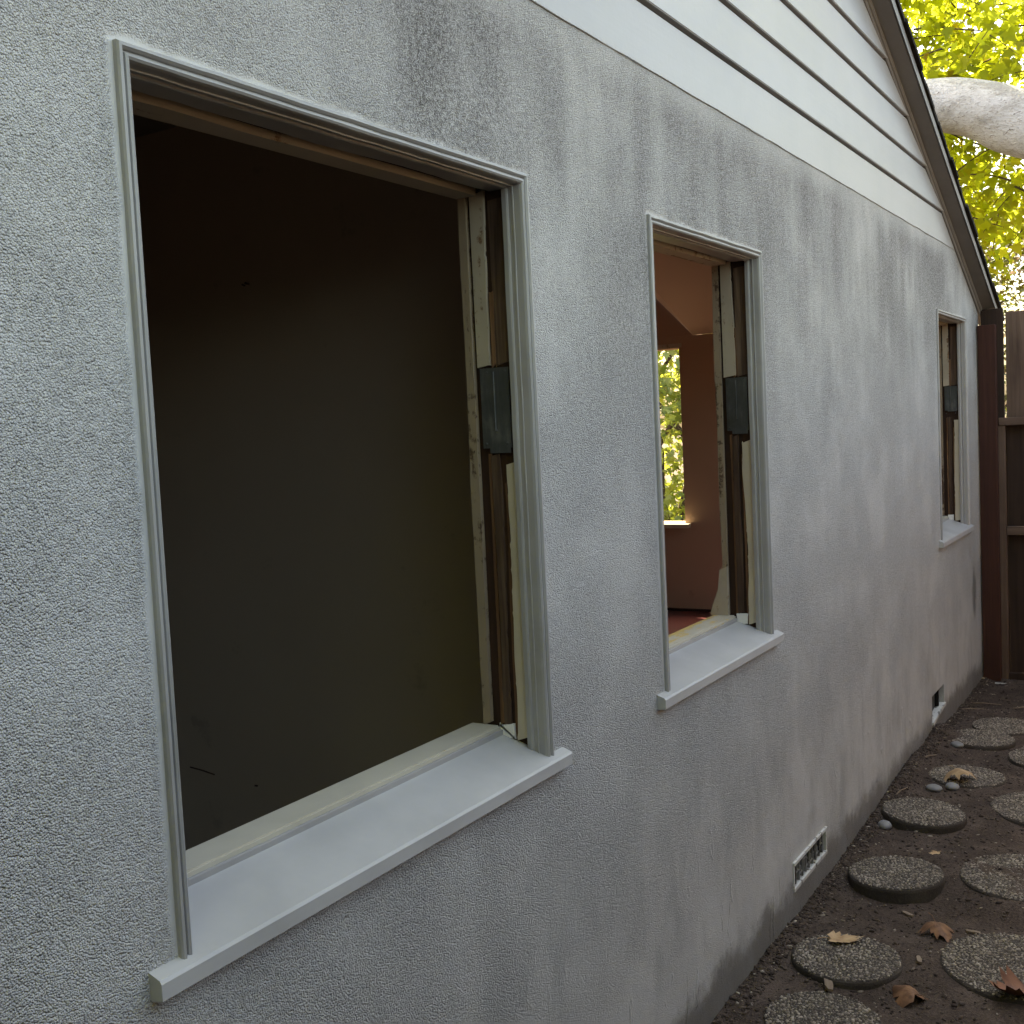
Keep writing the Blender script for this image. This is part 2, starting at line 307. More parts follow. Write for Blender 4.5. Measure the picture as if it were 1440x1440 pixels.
def tube(pts, rad, n=10, bm=None, rough=0.0):
    bm = bm or bmesh.new(); pts = [Vector(p) for p in pts]; rings = []
    for i, p in enumerate(pts):
        t = (pts[min(i + 1, len(pts) - 1)] - pts[max(i - 1, 0)]).normalized()
        u = t.cross(Vector((0, 0, 1)) if abs(t.z) < 0.9 else Vector((1, 0, 0))).normalized(); w = t.cross(u)
        r = rad[i] if isinstance(rad, (list, tuple)) else rad
        ring = []
        for k in range(n):
            a = 2 * math.pi * k / n; q = p + (u * math.cos(a) + w * math.sin(a)) * r
            if rough: q += (q - p) * rough * noise.noise(q * 3.0)
            ring.append(bm.verts.new(q))
        rings.append(ring)
    for a, b in zip(rings, rings[1:]):
        for k in range(n): bm.faces.new((a[k], a[(k + 1) % n], b[(k + 1) % n], b[k]))
    bm.faces.new(rings[0][::-1]); bm.faces.new(rings[-1]); return bm

# ------------------------------------------------------------------ ground
def axis_pts(spec):
    out = []
    for a, b, st in spec: out += list(np.arange(a, b - 1e-6, st))
    return out + [spec[-1][1]]
gx = axis_pts([(-300, -20, 70), (-20, 0, 5), (0, 2, 0.25), (2, 7.2, 0.03), (7.2, 10, 0.7), (10, 30, 5), (30, 300, 90)])
gy = axis_pts([(-300, -20, 70), (-20, -3, 4.25), (-3, -1.1, 0.19), (-1.1, 0.1, 0.03), (0.1, 4, 0.78), (4, 20, 4), (20, 300, 70)])
def gz(x, y):
    z = 0.0
    if -3 < y < 0.2 and 0 < x < 8:
        z += 0.016
        z += 0.018 * (noise.noise((x * 2.1, y * 2.1, 0))) + 0.008 * noise.noise((x * 8, y * 8, 3)) + 0.004 * noise.noise((x * 22, y * 22, 5))
        z += 0.055 * math.exp(-((x - 5.0) / 0.7) ** 2 - ((y + 0.0) / 0.09) ** 2) + 0.015 * math.exp(-((y) / 0.05) ** 2)
    return z
SUNK = [(2.795, -0.250, 0.150, 0.018), (3.143, -0.220, 0.155, 0.02), (3.290, -0.655, 0.205, 0.024), (3.930, -0.595, 0.205, 0.028), (4.650, -0.585, 0.205, 0.028), (4.960, -0.240, 0.155, 0.02), (5.560, -0.198, 0.155, 0.025), (5.830, -0.275, 0.155, 0.024), (5.350, -0.540, 0.190, 0.025)]
_gz = gz
def gz(x, y):
    z = _gz(x, y)
    if -1.5 < y < 0.1 and 2 < x < 7:
        k = 0.0
        for sx, sy, sr, sh in SUNK:
            t = min(max((sr + 0.17 - math.hypot(x - sx, y - sy)) / 0.16, 0), 1); k = max(k, sh * t * t * (3 - 2 * t))
        z += k
    return z
nx, ny = len(gx), len(gy)
gv = [(x, y, gz(x, y)) for x in gx for y in gy]
gf = [(i * ny + j, (i + 1) * ny + j, (i + 1) * ny + j + 1, i * ny + j + 1) for i in range(nx - 1) for j in range(ny - 1)]
o = obj('ground', (gv, [], gf), 'soil', smooth=True, kind='structure'); tag(o, 'bare damp brown soil along the house wall', 'ground')

# ------------------------------------------------------------------ house
house = thing('house', 'single storey white stucco house with empty window openings and gable siding', 'house')
VENT = [(3.362, 3.715, 0.120, 0.204), (5.495, 5.785, 0.120, 0.245)]
def wall_mesh():
    bm = bmesh.new(); holes = [(a + 0.004, b - 0.004, 0.945, ZT - 0.004) for a, b in WIN] + VENT
    xs = sorted({-3.2, XC} | {h[0] for h in holes} | {h[1] for h in holes}); zs = sorted({-0.3, ZSID} | {h[2] for h in holes} | {h[3] for h in holes})
    vs = {}
    def V(x, z):
        if (x, z) not in vs: vs[(x, z)] = bm.verts.new((x, 0, z))
        return vs[(x, z)]
    for i in range(len(xs) - 1):
        for j in range(len(zs) - 1):
            cx, cz = (xs[i] + xs[i + 1]) / 2, (zs[j] + zs[j + 1]) / 2
            if any(h[0] < cx < h[1] and h[2] < cz < h[3] for h in holes): continue
            bm.faces.new((V(xs[i], zs[j]), V(xs[i + 1], zs[j]), V(xs[i + 1], zs[j + 1]), V(xs[i], zs[j + 1])))
    bmesh.ops.bisect_plane(bm, geom=bm.verts[:] + bm.edges[:] + bm.faces[:], plane_co=(RX, 0, RZ + 0.03), plane_no=(-RS, 0, 1), clear_outer=True)
    r = bmesh.ops.extrude_face_region(bm, geom=bm.faces[:])
    bmesh.ops.translate(bm, vec=(0, 0.12, 0), verts=[g for g in r['geom'] if isinstance(g, bmesh.types.BMVert)])
    bmesh.ops.recalc_face_normals(bm, faces=bm.faces); return bm
stucco = obj('stucco_wall', wall_mesh(), 'stucco', house)
# the wavy edge of stucco left under the first board
bm = bmesh.new(); N = 240
for i in range(N):
    pass
pts = []
for i in range(N + 1):
    x = -3.2 + (6.30 + 3.2) * i / N
    pts.append((x, -0.0015 + 0.002 * noise.noise((x * 9, 0, 1)), ZSID + 0.001 + 0.003 * noise.noise((x * 6, 4, 1))))
obj('stucco_edge', tube(pts, 0.0018, 5, bm), 'stucco', stucco, smooth=True)

# siding boards with bevelled faces and a dark lap under each one
zb = ZSID + 0.001; k = 0
while zb < 4.9:
    zt = (2.571 if k == 0 else zb + LAP)
    xe_b = RX + (zb - RZ) / RS + 0.02; xe_t = RX + (zt - RZ) / RS + 0.02
    lo = -0.0006 if k == 0 else -0.0115
    v = [(-3.2, lo, zb), (xe_b, lo, zb), (xe_t, -0.002, zt - 0.010), (-3.2, -0.002, zt - 0.010), (-3.2, 0.06, zb), (xe_b, 0.06, zb), (xe_t, 0.06, zt - 0.010), (-3.2, 0.06, zt - 0.010)]
    b = bmesh.new(); vv = [b.verts.new(q) for q in v]
    for f in ((0, 1, 2, 3), (5, 4, 7, 6), (4, 5, 1, 0), (3, 2, 6, 7), (1, 5, 6, 2), (4, 0, 3, 7)): b.faces.new([vv[i] for i in f])
    # soften the bottom front edge
    e = [ed for ed in b.edges if {ed.verts[0], ed.verts[1]} == {vv[0], vv[1]}]
    bmesh.ops.bevel(b, geom=e, offset=0.0022, segments=2, affect='EDGES')
    obj('siding_board', b, 'siding', house); zb = zt; k += 1
# rake: frieze moulding, soffit, drip edge and shingles, all following the roof slope
def along(poly, x0, x1, bm=None, jit=0):
    """profile (y, n): n = offset square to the slope; swept from x0 to x1 along the rake"""
    bm = bm or bmesh.new(); L = math.hypot(1, RS); t = Vector((1 / L, 0, RS / L)); nn = Vector((-RS / L, 0, 1 / L)); base = Vector((RX, 0, RZ))
    rows = []
    for x in (x0, x1):
        c = base + t * ((x - RX) * L); rows.append([bm.verts.new(c + nn * n + Vector((0, y, 0))) for y, n in poly])
    A, B = rows; m = len(poly); bm.faces.new(A); bm.faces.new(B[::-1])
    for i in range(m): bm.faces.new((A[i], B[i], B[(i + 1) % m], A[(i + 1) % m]))
    bmesh.ops.recalc_face_normals(bm, faces=bm.faces); return bm
X0, X1 = -3.2, 7.25
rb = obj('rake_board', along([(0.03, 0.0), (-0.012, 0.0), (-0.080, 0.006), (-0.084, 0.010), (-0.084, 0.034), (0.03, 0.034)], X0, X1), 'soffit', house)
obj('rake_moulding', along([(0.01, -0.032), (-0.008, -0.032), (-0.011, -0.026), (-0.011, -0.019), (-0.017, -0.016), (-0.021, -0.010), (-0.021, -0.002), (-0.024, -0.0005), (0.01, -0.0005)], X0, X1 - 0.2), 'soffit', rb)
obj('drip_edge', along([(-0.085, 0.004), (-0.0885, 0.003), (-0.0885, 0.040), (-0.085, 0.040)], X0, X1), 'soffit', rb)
roof = obj('roof', along([(-0.080, 0.0345), (1.62, 0.0345), (1.62, 0.05), (-0.080, 0.05)], X0, X1), 'shingle', house)
sb = bmesh.new(); x = X1
while x > X0:
    w = 0.13; j = random.uniform(-0.008, 0.006)
    along([(-0.098 + j, 0.046), (-0.098 + j, 0.062 + random.uniform(0, 0.006)), (0.3, 0.062), (0.3, 0.046)], x - w * 1.15, x + random.uniform(0, 0.01), sb); x -= w
obj('shingles', sb, 'shingle', roof, kind='stuff')
# left-hand roof side is out of the picture; interior rooms
def room(xa, xb, ya, yb, za, zb, wall, ceil, floor, end_hole=None, partition=None):
    box('floor', xa, xb, 0.15, yb, za - 0.08, za, floor, house)
    t = 0.06
    lw = bmesh.new()
    for q in ((0.12, 1.3, za - 0.08, zb), (2.4, yb + t, za - 0.08, zb), (1.3, 2.4, za - 0.08, 1.0), (1.3, 2.4, 2.1, zb)): bx(lw, xa - t, xa, *q)
    obj('interior_wall', lw, wall, house)      # window opening added out of sight to light the dark room
    box('interior_wall', xa, xb, yb, yb + t, za - 0.08, zb, wall, house)
ROOM_Y = 3.6
room(-2.6, 2.16, 0.17, ROOM_Y, 0.36, 2.44, 'olive', 'olive', 'darkfloor')
pw = obj('partition_wall', bx(bmesh.new(), 2.16, 2.24, 0.1386, ROOM_Y, 0.28, 3.5), 'olive', house)
bmesh_tmp = bx(bmesh.new(), -2.66, 2.16, 0.15, ROOM_Y + 0.06, 2.44, 2.50); obj('ceiling', bmesh_tmp, 'olive', house)
box('floor', 2.24, 6.85, 0.15, ROOM_Y, 0.28, 0.36, 'redfloor', house)
box('interior_wall', 2.241, 2.25, 0.1386, ROOM_Y, 0.36, 3.5, 'salmon', house)
lw = bmesh.new()
for q in ((2.24, 2.9, 0.28, 3.46), (3.8, 6.85, 0.28, 3.46), (2.9, 3.8, 0.28, 0.95), (2.9, 3.8, 2.1, 3.46)): bx(lw, q[0], q[1], ROOM_Y, ROOM_Y + 0.06, q[2], q[3])
obj('interior_wall', lw, 'salmon', house)      # rear wall; unseen window opening added to brighten the far room
# end wall with a window opening: y 1.818 .. 2.75, z .94 .. 2.075
ew = bmesh.new(); ya, yb, za, zb2 = 1.790, 2.70, 0.94, 2.075
for a in ((0.15, ya, 0.28, 2.149), (yb, ROOM_Y + 0.06, 0.28, 2.149), (ya, yb, 0.28, za), (ya, yb, zb2, 2.149)): bx(ew, 6.85, 6.985, a[0], a[1], a[2], a[3])
prism([(1.67, 2.15), (ROOM_Y, 2.15), (ROOM_Y, 3.5), (2.95, 3.5)], 0, 6.851, 6.985, ew)
endw = obj('end_wall', ew, 'salmon', house)
box('window_stool', 6.79, 6.845, ya - 0.04, yb + 0.04, za - 0.030, za - 0.004, 'creamclean', endw)
box('window_head', 6.838, 6.849, ya - 0.02, yb + 0.02, zb2 + 0.004, zb2 + 0.03, 'cream', endw)
obj('baseboard', bx(bmesh.new(), 6.825, 6.849, 0.2, ROOM_Y, 0.361, 0.375), 'darkwood', endw)
# facade side of the rooms: inner face with window openings
iw = bmesh.new(); hs = [(a - 0.005, b + 0.005) for a, b in WIN]
for xa, xb, top, w3 in ((-2.66, 2.16, 2.44, hs[:1]), (2.25, 6.85, 2.157, hs[1:])):
    xs = [xa] + [c for h in w3 for c in h] + [xb]
    for q in range(len(xs) - 1):
        if q % 2 == 0: bx(iw, xs[q], xs[q + 1], 0.1215, 0.1385, 0.28, top)
        else: bx(iw, xs[q], xs[q + 1], 0.1215, 0.1385, 0.28, 0.954); bx(iw, xs[q], xs[q + 1], 0.1215, 0.1385, ZT - 0.001, top)
prism([(2.25, 2.158), (6.83, 2.158), (3.71, 3.5), (2.25, 3.5)], 1, 0.1215, 0.1385, iw)
obj('inner_facing', iw, 'salmon', house)
# vaulted ceiling of the far room: flat strip by the facade, then rising
yk = 1.69; cb = bmesh.new()
def ceil2(x, y): return 2.15 + 0.43 * (6.85 - x) + 1.04 * max(0.0, y - yk)
for y0_, y1_ in ((0.139, yk), (yk, ROOM_Y)): cb.faces.new([cb.verts.new((x, y, ceil2(x, y))) for x, y in ((2.25, y0_), (6.85, y0_), (6.85, y1_), (2.25, y1_))])
bmesh.ops.bisect_plane(cb, geom=cb.verts[:] + cb.edges[:] + cb.faces[:], plane_co=(0, 0, 3.5), plane_no=(0, 0, 1), clear_outer=True)
cb.faces.new([cb.verts.new(q) for q in ((2.25, 0.139, 3.499), (3.72, 0.139, 3.499), (3.72, 1.69, 3.499), (6.85, 2.99, 3.499), (6.85, ROOM_Y, 3.499), (2.25, ROOM_Y, 3.499))])
obj('ceiling', cb, 'salmonceil', house)

# ------------------------------------------------------------------ windows
PROF = [(0.0, 0.012), (0.0, -0.006), (0.002, -0.009), (0.006, -0.0095), (0.009, -0.006), (0.010, -0.003), (0.0115, -0.003), (0.0125, -0.006), (0.016, -0.0075), (0.019, -0.005),
        (0.0205, 0.0), (0.0210, 0.008), (0.0214, 0.0130), (0.0236, 0.0136), (0.0238, 0.0158), (0.0220, 0.0166), (0.0225, 0.0240), (0.0245, 0.0250), (0.0260, 0.0280), (0.0260, 0.0370), (0.012, 0.037)]
def casing(x0, x1, zt, zb):
    bm = bmesh.new(); rows = []
    path = [(x0, zb, 1, 0), (x0, zt, 1, -1), (x1, zt, -1, -1), (x1, zb, -1, 0)]
    fine = []
    for (ax_, az_, asx, asz), (bx_, bz_, bsx, bsz) in zip(path, path[1:]):
        nseg = 24
        for q in range(nseg + (1 if (bx_, bz_) == (x1, zb) else 0)):
            t = q / nseg; fine.append((ax_ + (bx_ - ax_) * t, az_ + (bz_ - az_) * t, asx + (bsx - asx) * t, asz + (bsz - asz) * t))
    # along the straight runs only the runs' own inward direction counts
    def inward(px, pz):
        sx = 1 if abs(px - x0) < 1e-6 else (-1 if abs(px - x1) < 1e-6 else 0); return sx, (-1 if abs(pz - zt) < 1e-6 else 0)
    for px, pz, _, _ in fine:
        sx, sz = inward(px, pz); row = []
        for u, y in PROF:
            w = 0.0009 * noise.noise((px * 13 + u * 60, pz * 13, 2)) + 0.0006 * noise.noise((px * 45, pz * 45 + u * 90, 5))
            row.append(bm.verts.new((px + sx * (u + w), y + w * 0.8, pz + sz * (u + w))))
        rows.append(row)
    m = len(PROF)
    for a, b in zip(rows, rows[1:]):
        for i in range(m): bm.faces.new((a[i], b[i], b[(i + 1) % m], a[(i + 1) % m]))
    bm.faces.new(rows[0]); bm.faces.new(rows[-1][::-1])
    bmesh.ops.recalc_face_normals(bm, faces=bm.faces); return bm
def ragged(x, t, ya, yb, za, zb, amp_a, amp_b, seed, n=46, ends=0.01):
    """thin vertical slab on a jamb face (x to x+t) whose edges are torn"""
    L, Rr = [], []
    for i in range(n + 1):
        z = za + (zb - za) * i / n
        f = lambda s: 0.9 * noise.noise((z * 3.1, s, seed)) + 0.35 * noise.noise((z * 17, s, seed)) * (0.4 + abs(noise.noise((z * 5, s, 9)))) + 0.5 * max(0.0, noise.noise((z * 60, s, seed)) - 0.25)
        L.append((ya + amp_a * f(1), z)); Rr.append((yb + amp_b * f(7), z))
    L[0] = (L[0][0], za + random.uniform(0, ends)); Rr[-1] = (Rr[-1][0], zb - random.uniform(0, ends))
    return prism(L + Rr[::-1], 0, x, x + t)
def window(i, x0, x1, label):
    win = obj('window', casing(x0, x1, ZT, 0.955), 'trim', house); win['label'] = label
    # sloping sill with nose and horns
    s = bmesh.new(); prof = [(-0.022, 0.929), (-0.022, 0.950), (-0.019, 0.9545), (0.102, 0.9955), (0.102, 0.955), (-0.004, 0.925)]
    A = [s.verts.new((x0 + 0.012, y, z)) for y, z in prof]; B = [s.verts.new((x1 - 0.012, y, z)) for y, z in prof]
    m = len(prof); s.faces.new(A); s.faces.new(B[::-1])
    for j in range(m): s.faces.new((A[j], B[j], B[(j + 1) % m], A[(j + 1) % m]))
    for xa, xb in ((x0 - 0.047, x0 + 0.012), (x1 - 0.012, x1 + 0.047)):      # horns that lap the stucco
        hp = [(-0.022, 0.929), (-0.022, 0.950), (-0.019, 0.9545), (0.004, 0.9623), (0.004, 0.927), (-0.004, 0.925)]
        prism(hp, 0, xa, xb, s)
    bmesh.ops.remove_doubles(s, verts=s.verts[:], dist=1e-5); bmesh.ops.recalc_face_normals(s, faces=s.faces)
    obj('sill', s, 'sill', win)
    st = bmesh.new(); bx(st, x0 + 0.02, x1 - 0.02, 0.1025, 0.170, 0.955, 1.012)
    bmesh.ops.bevel(st, geom=[e for e in st.edges if all(v.co.z > 1.0 for v in e.verts)], offset=0.003, segments=2, affect='EDGES')
    obj('stool', st, 'baresill' if i == 1 else 'stool', win)
    box('sill_lip', x0 + 0.02, x1 - 0.02, 0.096, 0.1024, 0.985, 1.0035, 'trimh', win, 0.0015)
    # right jamb (seen) and left jamb
    for side in (1, -1):
        xj = (x1 - 0.014) if side == 1 else (x0 + 0.014); w = -0.0035 * side
        def slab(name, ya, yb, za, zb, mat, th=0.004, aa=0.0, ab=0.0, n=110):
            t = -th * side; a, b = (xj + t, -t) if t < 0 else (xj, t)
            return obj(name, ragged(a, abs(t), ya, yb, za, zb, aa, ab, i * 10 + side + ya * 100, n), mat, win)
        xo = sorted((xj, xj + side * 0.02))
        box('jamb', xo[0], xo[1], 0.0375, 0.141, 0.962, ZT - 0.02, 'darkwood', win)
        # upper sash run: bare wood outside, cream strip inside it
        slab('jamb_strip', 0.040, 0.074, 1.725, 2.045, 'oldwood', 0.003, 0, 0.003)
        slab('jamb_strip', 0.082, 0.114, 1.724, 2.062, 'cream', 0.007, 0.009, 0.001)
        slab('splinter', 0.073, 0.083, 1.722, 1.87, 'splinter', 0.004, 0.005, 0.005)
        # lower sash run: cream blind stop outside, bare dark streaks inside
        slab('jamb_strip', 0.037, 0.062, 0.985, 1.538, 'creamclean', 0.006, 0.0, 0.013)
        slab('splinter', 0.061, 0.067, 0.985, 1.50, 'splinter', 0.003, 0.004, 0.005)
        slab('jamb_strip', 0.076, 0.092, 1.015, 1.555, 'oldwood', 0.005, 0.007, 0.008)
        slab('jamb_strip', 0.095, 0.101, 1.015, 1.555, 'splinter', 0.0025, 0.003, 0.003)
        slab('inner_stop', 0.121, 0.139, 1.010, 2.066, 'agedcream', 0.011, 0.0012, 0.005, 120)
        slab('filler_patch', 0.068, 0.102, 0.985, 1.018, 'spackle', 0.006, 0.022, 0.016, 22)
        # metal joint plate with nail heads
        pt = 0.0080; a = min(xj - side * pt, xj - side * (pt - 0.002)); 
        pl = bmesh.new(); bx(pl, a, a + 0.002, 0.043, 0.108, 1.566 if i != 2 else 1.59, 1.722)
        bx(pl, a - side * 0.0005, a + 0.0015 - side * 0.0005, 0.045, 0.092, 1.556 if i != 2 else 1.585, 1.572 if i != 2 else 1.60)
        plate = obj('metal_plate', pl, 'metal', win)
        fold = bmesh.new(); xa = a if side == 1 else a + 0.002
        prism([(xa + side * 0.0002, 0.0755), (xa - side * 0.0022, 0.077), (xa + side * 0.0002, 0.0785)], 2, 1.60, 1.715, fold); obj('fold_line', fold, 'metal', win)
        nb = bmesh.new()
        for yy, zz in ((0.05, 1.714), (0.092, 1.714), (0.052, 1.575), (0.1, 1.575), (0.077, 1.69), (0.075, 1.60)):
            bmesh.ops.create_icosphere(nb, subdivisions=1, radius=0.0028, matrix=Matrix.Translation((xa - side * 0.0005, yy, zz)) @ Matrix.Diagonal((0.4, 1, 1, 1)))
        obj('nail_heads', nb, 'metal', win, kind='stuff')
    # head jamb
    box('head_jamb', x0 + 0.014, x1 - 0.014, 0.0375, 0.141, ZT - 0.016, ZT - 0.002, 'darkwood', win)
    # outer head strip with a wavy torn inner edge, and the inner stop
    n = 60; Lp, Rp = [], []
    for j in range(n + 1):
        x = x0 + 0.016 + (x1 - x0 - 0.032) * j / n
        Lp.append((x, 0.0372)); Rp.append((x, 0.074 + 0.012 * noise.noise((x * 4, i, 2)) + 0.003 * noise.noise((x * 25, i, 2))))
    obj('head_strip', prism(Lp + Rp[::-1], 2, ZT - 0.0235, ZT - 0.0165), 'trimh', win)
    Lp, Rp = [], []
    for j in range(n + 1):
        x = x0 + 0.026 + (x1 - x0 - 0.052) * j / n
        Lp.append((x, 0.093 + 0.008 * noise.noise((x * 5, i, 5)))); Rp.append((x, 0.140))
    obj('head_stop', prism(Lp + Rp[::-1], 2, ZT - 0.030, ZT - 0.0165), 'creamh', win)
    if i == 1:   # torn leftover of the inner casing at the bottom corner
        obj('casing_remnant', prism([(0.120, 1.0125), (0.178, 1.0125), (0.170, 1.04), (0.150, 1.09), (0.144, 1.15), (0.120, 1.16)], 0, x1 - 0.034, x1 - 0.021), 'cream', win)
window(0, *WIN[0], 'largest window opening, nearest, looking into a dark room')
window(1, *WIN[1], 'middle window opening with a lit terracotta room behind it')
window(2, *WIN[2], 'far small window opening beside the fence post')

for yy, zz, l in ((0.988, 2.005, 0.012), (1.003, 2.003, 0.008), (1.075, 0.678, 0.008)):      # nails left in the dark room's wall
    obj('nail', tube([(2.16, yy, zz), (2.16 - l, yy + 0.002, zz + 0.003)], 0.0025, 6), 'darkwood', pw)
obj('scratch', tube([(2.1595, 1.33, 0.700), (2.158, 1.28, 0.697), (2.1595, 1.235, 0.690)], 0.0022, 5), 'darkwood', pw)

# ------------------------------------------------------------------ foundation vents
a, b, c, d = VENT[0]
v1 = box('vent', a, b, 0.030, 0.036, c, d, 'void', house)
box('vent_frame', a - 0.004, b + 0.004, -0.007, 0.028, d - 0.008, d + 0.004, 'vent', v1, 0.002)
box('vent_frame', a - 0.004, b + 0.004, -0.005, 0.028, c - 0.008, c + 0.006, 'vent', v1, 0.002)
for xx in (a - 0.004, b - 0.005): box('vent_frame', xx, xx + 0.009, -0.004, 0.028, c + 0.006, d - 0.008, 'vent', v1, 0.0015)
gr = bmesh.new(); nb = 9
for j in range(nb):
    xx = a + 0.012 + (b - a - 0.024) * (j + 0.5) / nb; zz = (c + d) / 2
    bx(gr, xx - 0.0028, xx + 0.0028, 0.001, 0.012, c + 0.008, d - 0.010)
    if j < nb - 1:
        xn = xx + (b - a - 0.024) / nb; hz = random.choice((0.25, 0.5, 0.75)); z0 = c + 0.01 + (d - c - 0.02) * hz
        bx(gr, xx + 0.003, xn - 0.003, 0.002, 0.011, z0 - 0.0025, z0 + 0.0025)
        bx(gr, (xx + xn) / 2 - 0.0025, (xx + xn) / 2 + 0.0025, 0.0025, 0.0105, z0 + 0.003, z0 + 0.022) if hz < 0.6 else bx(gr, (xx + xn) / 2 - 0.0025, (xx + xn) / 2 + 0.0025, 0.0025, 0.0105, z0 - 0.03, z0 - 0.003)
obj('grille', gr, 'ventgrille', v1)
a, b, c, d = VENT[1]
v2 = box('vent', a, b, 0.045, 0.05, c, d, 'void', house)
box('vent_screen', a + 0.001, a + 0.20, 0.028, 0.033, c, d, 'metal', v2)
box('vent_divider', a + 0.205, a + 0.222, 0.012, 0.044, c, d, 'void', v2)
lp = []; n = 12
for j in range(n + 1):
    t = j / n; lp.append((a - 0.005 + (b - a + 0.01) * t, c + 0.002 + 0.030 * math.sin(t * 1.57)))
obj('vent_ledge', prism(lp + [(x, z - 0.016) for x, z in lp[::-1]], 1, -0.008, 0.026), 'vent', v2)
# line of white caulk at the house corner
cp = [(XC - 0.045 + 0.006 * noise.noise((z * 3, 1, 1)), -0.002, z) for z in np.linspace(0.0, 0.72, 30)]
obj('caulk_line', tube(cp, [0.0085 * (0.6 + 0.4 * noise.noise((q[2] * 9, 3, 3))) for q in cp], 6), 'caulk', house, smooth=True)

# ------------------------------------------------------------------ fence across the end of the path
fence = thing('fence', 'brown wooden fence across the end of the path with red-brown post', 'fence', (7.0, -0.1, 0))
def fpart(name, x0, x1, y0, y1, z0, z1, mat, bev=0.003, par=fence):
    o = box(name, x0 - 7.0, x1 - 7.0, y0 + 0.1, y1 + 0.1, z0, z1, mat, par, bev); return o
p = fpart('post', 6.905, 6.965, -0.100, -0.006, -0.02, 2.062, 'redwood'); p['label'] = 'red-brown stained post against the house corner'
fpart('board', 6.994, 7.02, -0.130, -0.012, -0.02, 2.156, 'panelwood', 0.002)
y = -0.142; kk = 0
while y > -1.8:
    w = 0.138; fpart('board', 6.998 + (kk % 2) * 0.004, 7.022, y - w, y, 1.52, 2.133 + random.uniform(-0.02, 0.012) * (kk > 0), 'greywood', 0.002)
    fpart('board', 7.024 + 0.022 * (kk % 2), 7.044 + 0.022 * (kk % 2), y - w - 0.02, y + 0.006, -0.02, 1.515, 'panelwood', 0.002); y -= w + random.uniform(0.004, 0.012); kk += 1
fpart('board', 7.046, 7.066, -0.155, -0.06, -0.02, 1.515, 'panelwood', 0.002)
fpart('rail', 6.955, 6.993, -1.93, -0.104, 1.490, 1.534, 'greywoodh')
fpart('rail', 6.962, 7.0, -1.93, -0.137, 0.862, 0.911, 'greywoodh')
fpart('rail', 6.962, 7.0, -1.93, -0.137, 0.02, 0.06, 'panelwood')
fpart('stile', 6.960, 7.0, -0.135, -0.092, 0.0, 1.488, 'greywood')
fpart('stile', 6.960, 7.0, -1.20, -1.13, 0.0, 1.488, 'greywood')
# unseen board fence, added opposite the house to darken the lower wall
nf = thing('added_shade_fence', 'unseen board fence added opposite the house to shade the wall', 'fence', (2.0, -2.1, 0))
bmn = bx(bmesh.new(), -0.07, 0.07, -0.01, 0.01, -0.03, 1.95); bmesh.ops.recalc_face_normals(bmn, faces=bmn.faces)
first = obj('board', bmn, 'bareyard', nf); first.location = (-6.0, 0, 0)
for j in range(1, 77): inst('board', first.data, nf, (-6.0 + j * 0.146, random.uniform(-0.003, 0.003), random.uniform(-0.02, 0.0)))
for zz in (0.35, 1.65): box('rail', -6.1, 5.2, -0.052, -0.012, zz, zz + 0.09, 'bareyard', nf)
bg = thing('added_shade_gate', 'unseen board gate added behind the camera to block light', 'gate', (-2.4, -1.0, 0))  # unseen gate, added to block light coming along the path
bmg = bx(bmesh.new(), -0.012, 0.012, -0.07, 0.07, 0.02, 2.45); bmesh.ops.recalc_face_normals(bmg, faces=bmg.faces)
for j in range(13):
    if j == 0: g0 = obj('board', bmg, 'bareyard', bg); g0.location = (0, -0.88, 0)
    else: inst('board', g0.data, bg, (0, -0.88 + j * 0.146, 0))
for zz in (0.4, 1.9): box('rail', -0.055, -0.014, -0.95, 0.95, zz, zz + 0.09, 'bareyard', bg)
# pale pipe lying at the foot of the fence
pp = tube([(6.86, -0.075, 0.012), (6.865, -0.2, 0.008), (6.85, -0.45, 0.01), (6.87, -0.9, 0.012)], 0.011, 10)
tag(obj('pipe', pp, 'pipe', smooth=True), 'thin pale pipe lying on the soil at the foot of the fence', 'pipe')

# ------------------------------------------------------------------ stepping stones
def slab_mesh(r, th, seed):
    bm = bmesh.new(); n = 56; prof = [(0.0, 0.0), (r * 0.6, 0.0), (r - 0.008, 0.0), (r - 0.002, -0.005), (r, -0.012), (r, -th)]
    rings = []
    for rr, zz in prof[1:]:
        rings.append([bm.verts.new(((rr + 0.0035 * noise.noise((math.cos(2 * math.pi * k / n) * 3, math.sin(2 * math.pi * k / n) * 3, seed)) * (rr > r * 0.8)) * math.cos(2 * math.pi * k / n), (rr) * math.sin(2 * math.pi * k / n), zz)) for k in range(n)])
    c = bm.verts.new((0, 0, 0))
    for k in range(n): bm.faces.new((c, rings[0][k], rings[0][(k + 1) % n]))
    for a, b in zip(rings, rings[1:]):
        for k in range(n): bm.faces.new((a[k], b[k], b[(k + 1) % n], a[(k + 1) % n]))
    bm.faces.new(rings[-1][::-1]); bmesh.ops.recalc_face_normals(bm, faces=bm.faces); return bm
ico = bmesh.new(); bmesh.ops.create_icosphere(ico, subdivisions=1, radius=1.0)
IV = np.array([v.co[:] for v in ico.verts]); IF = np.array([[v.index for v in f.verts] for f in ico.faces]); ico.free()
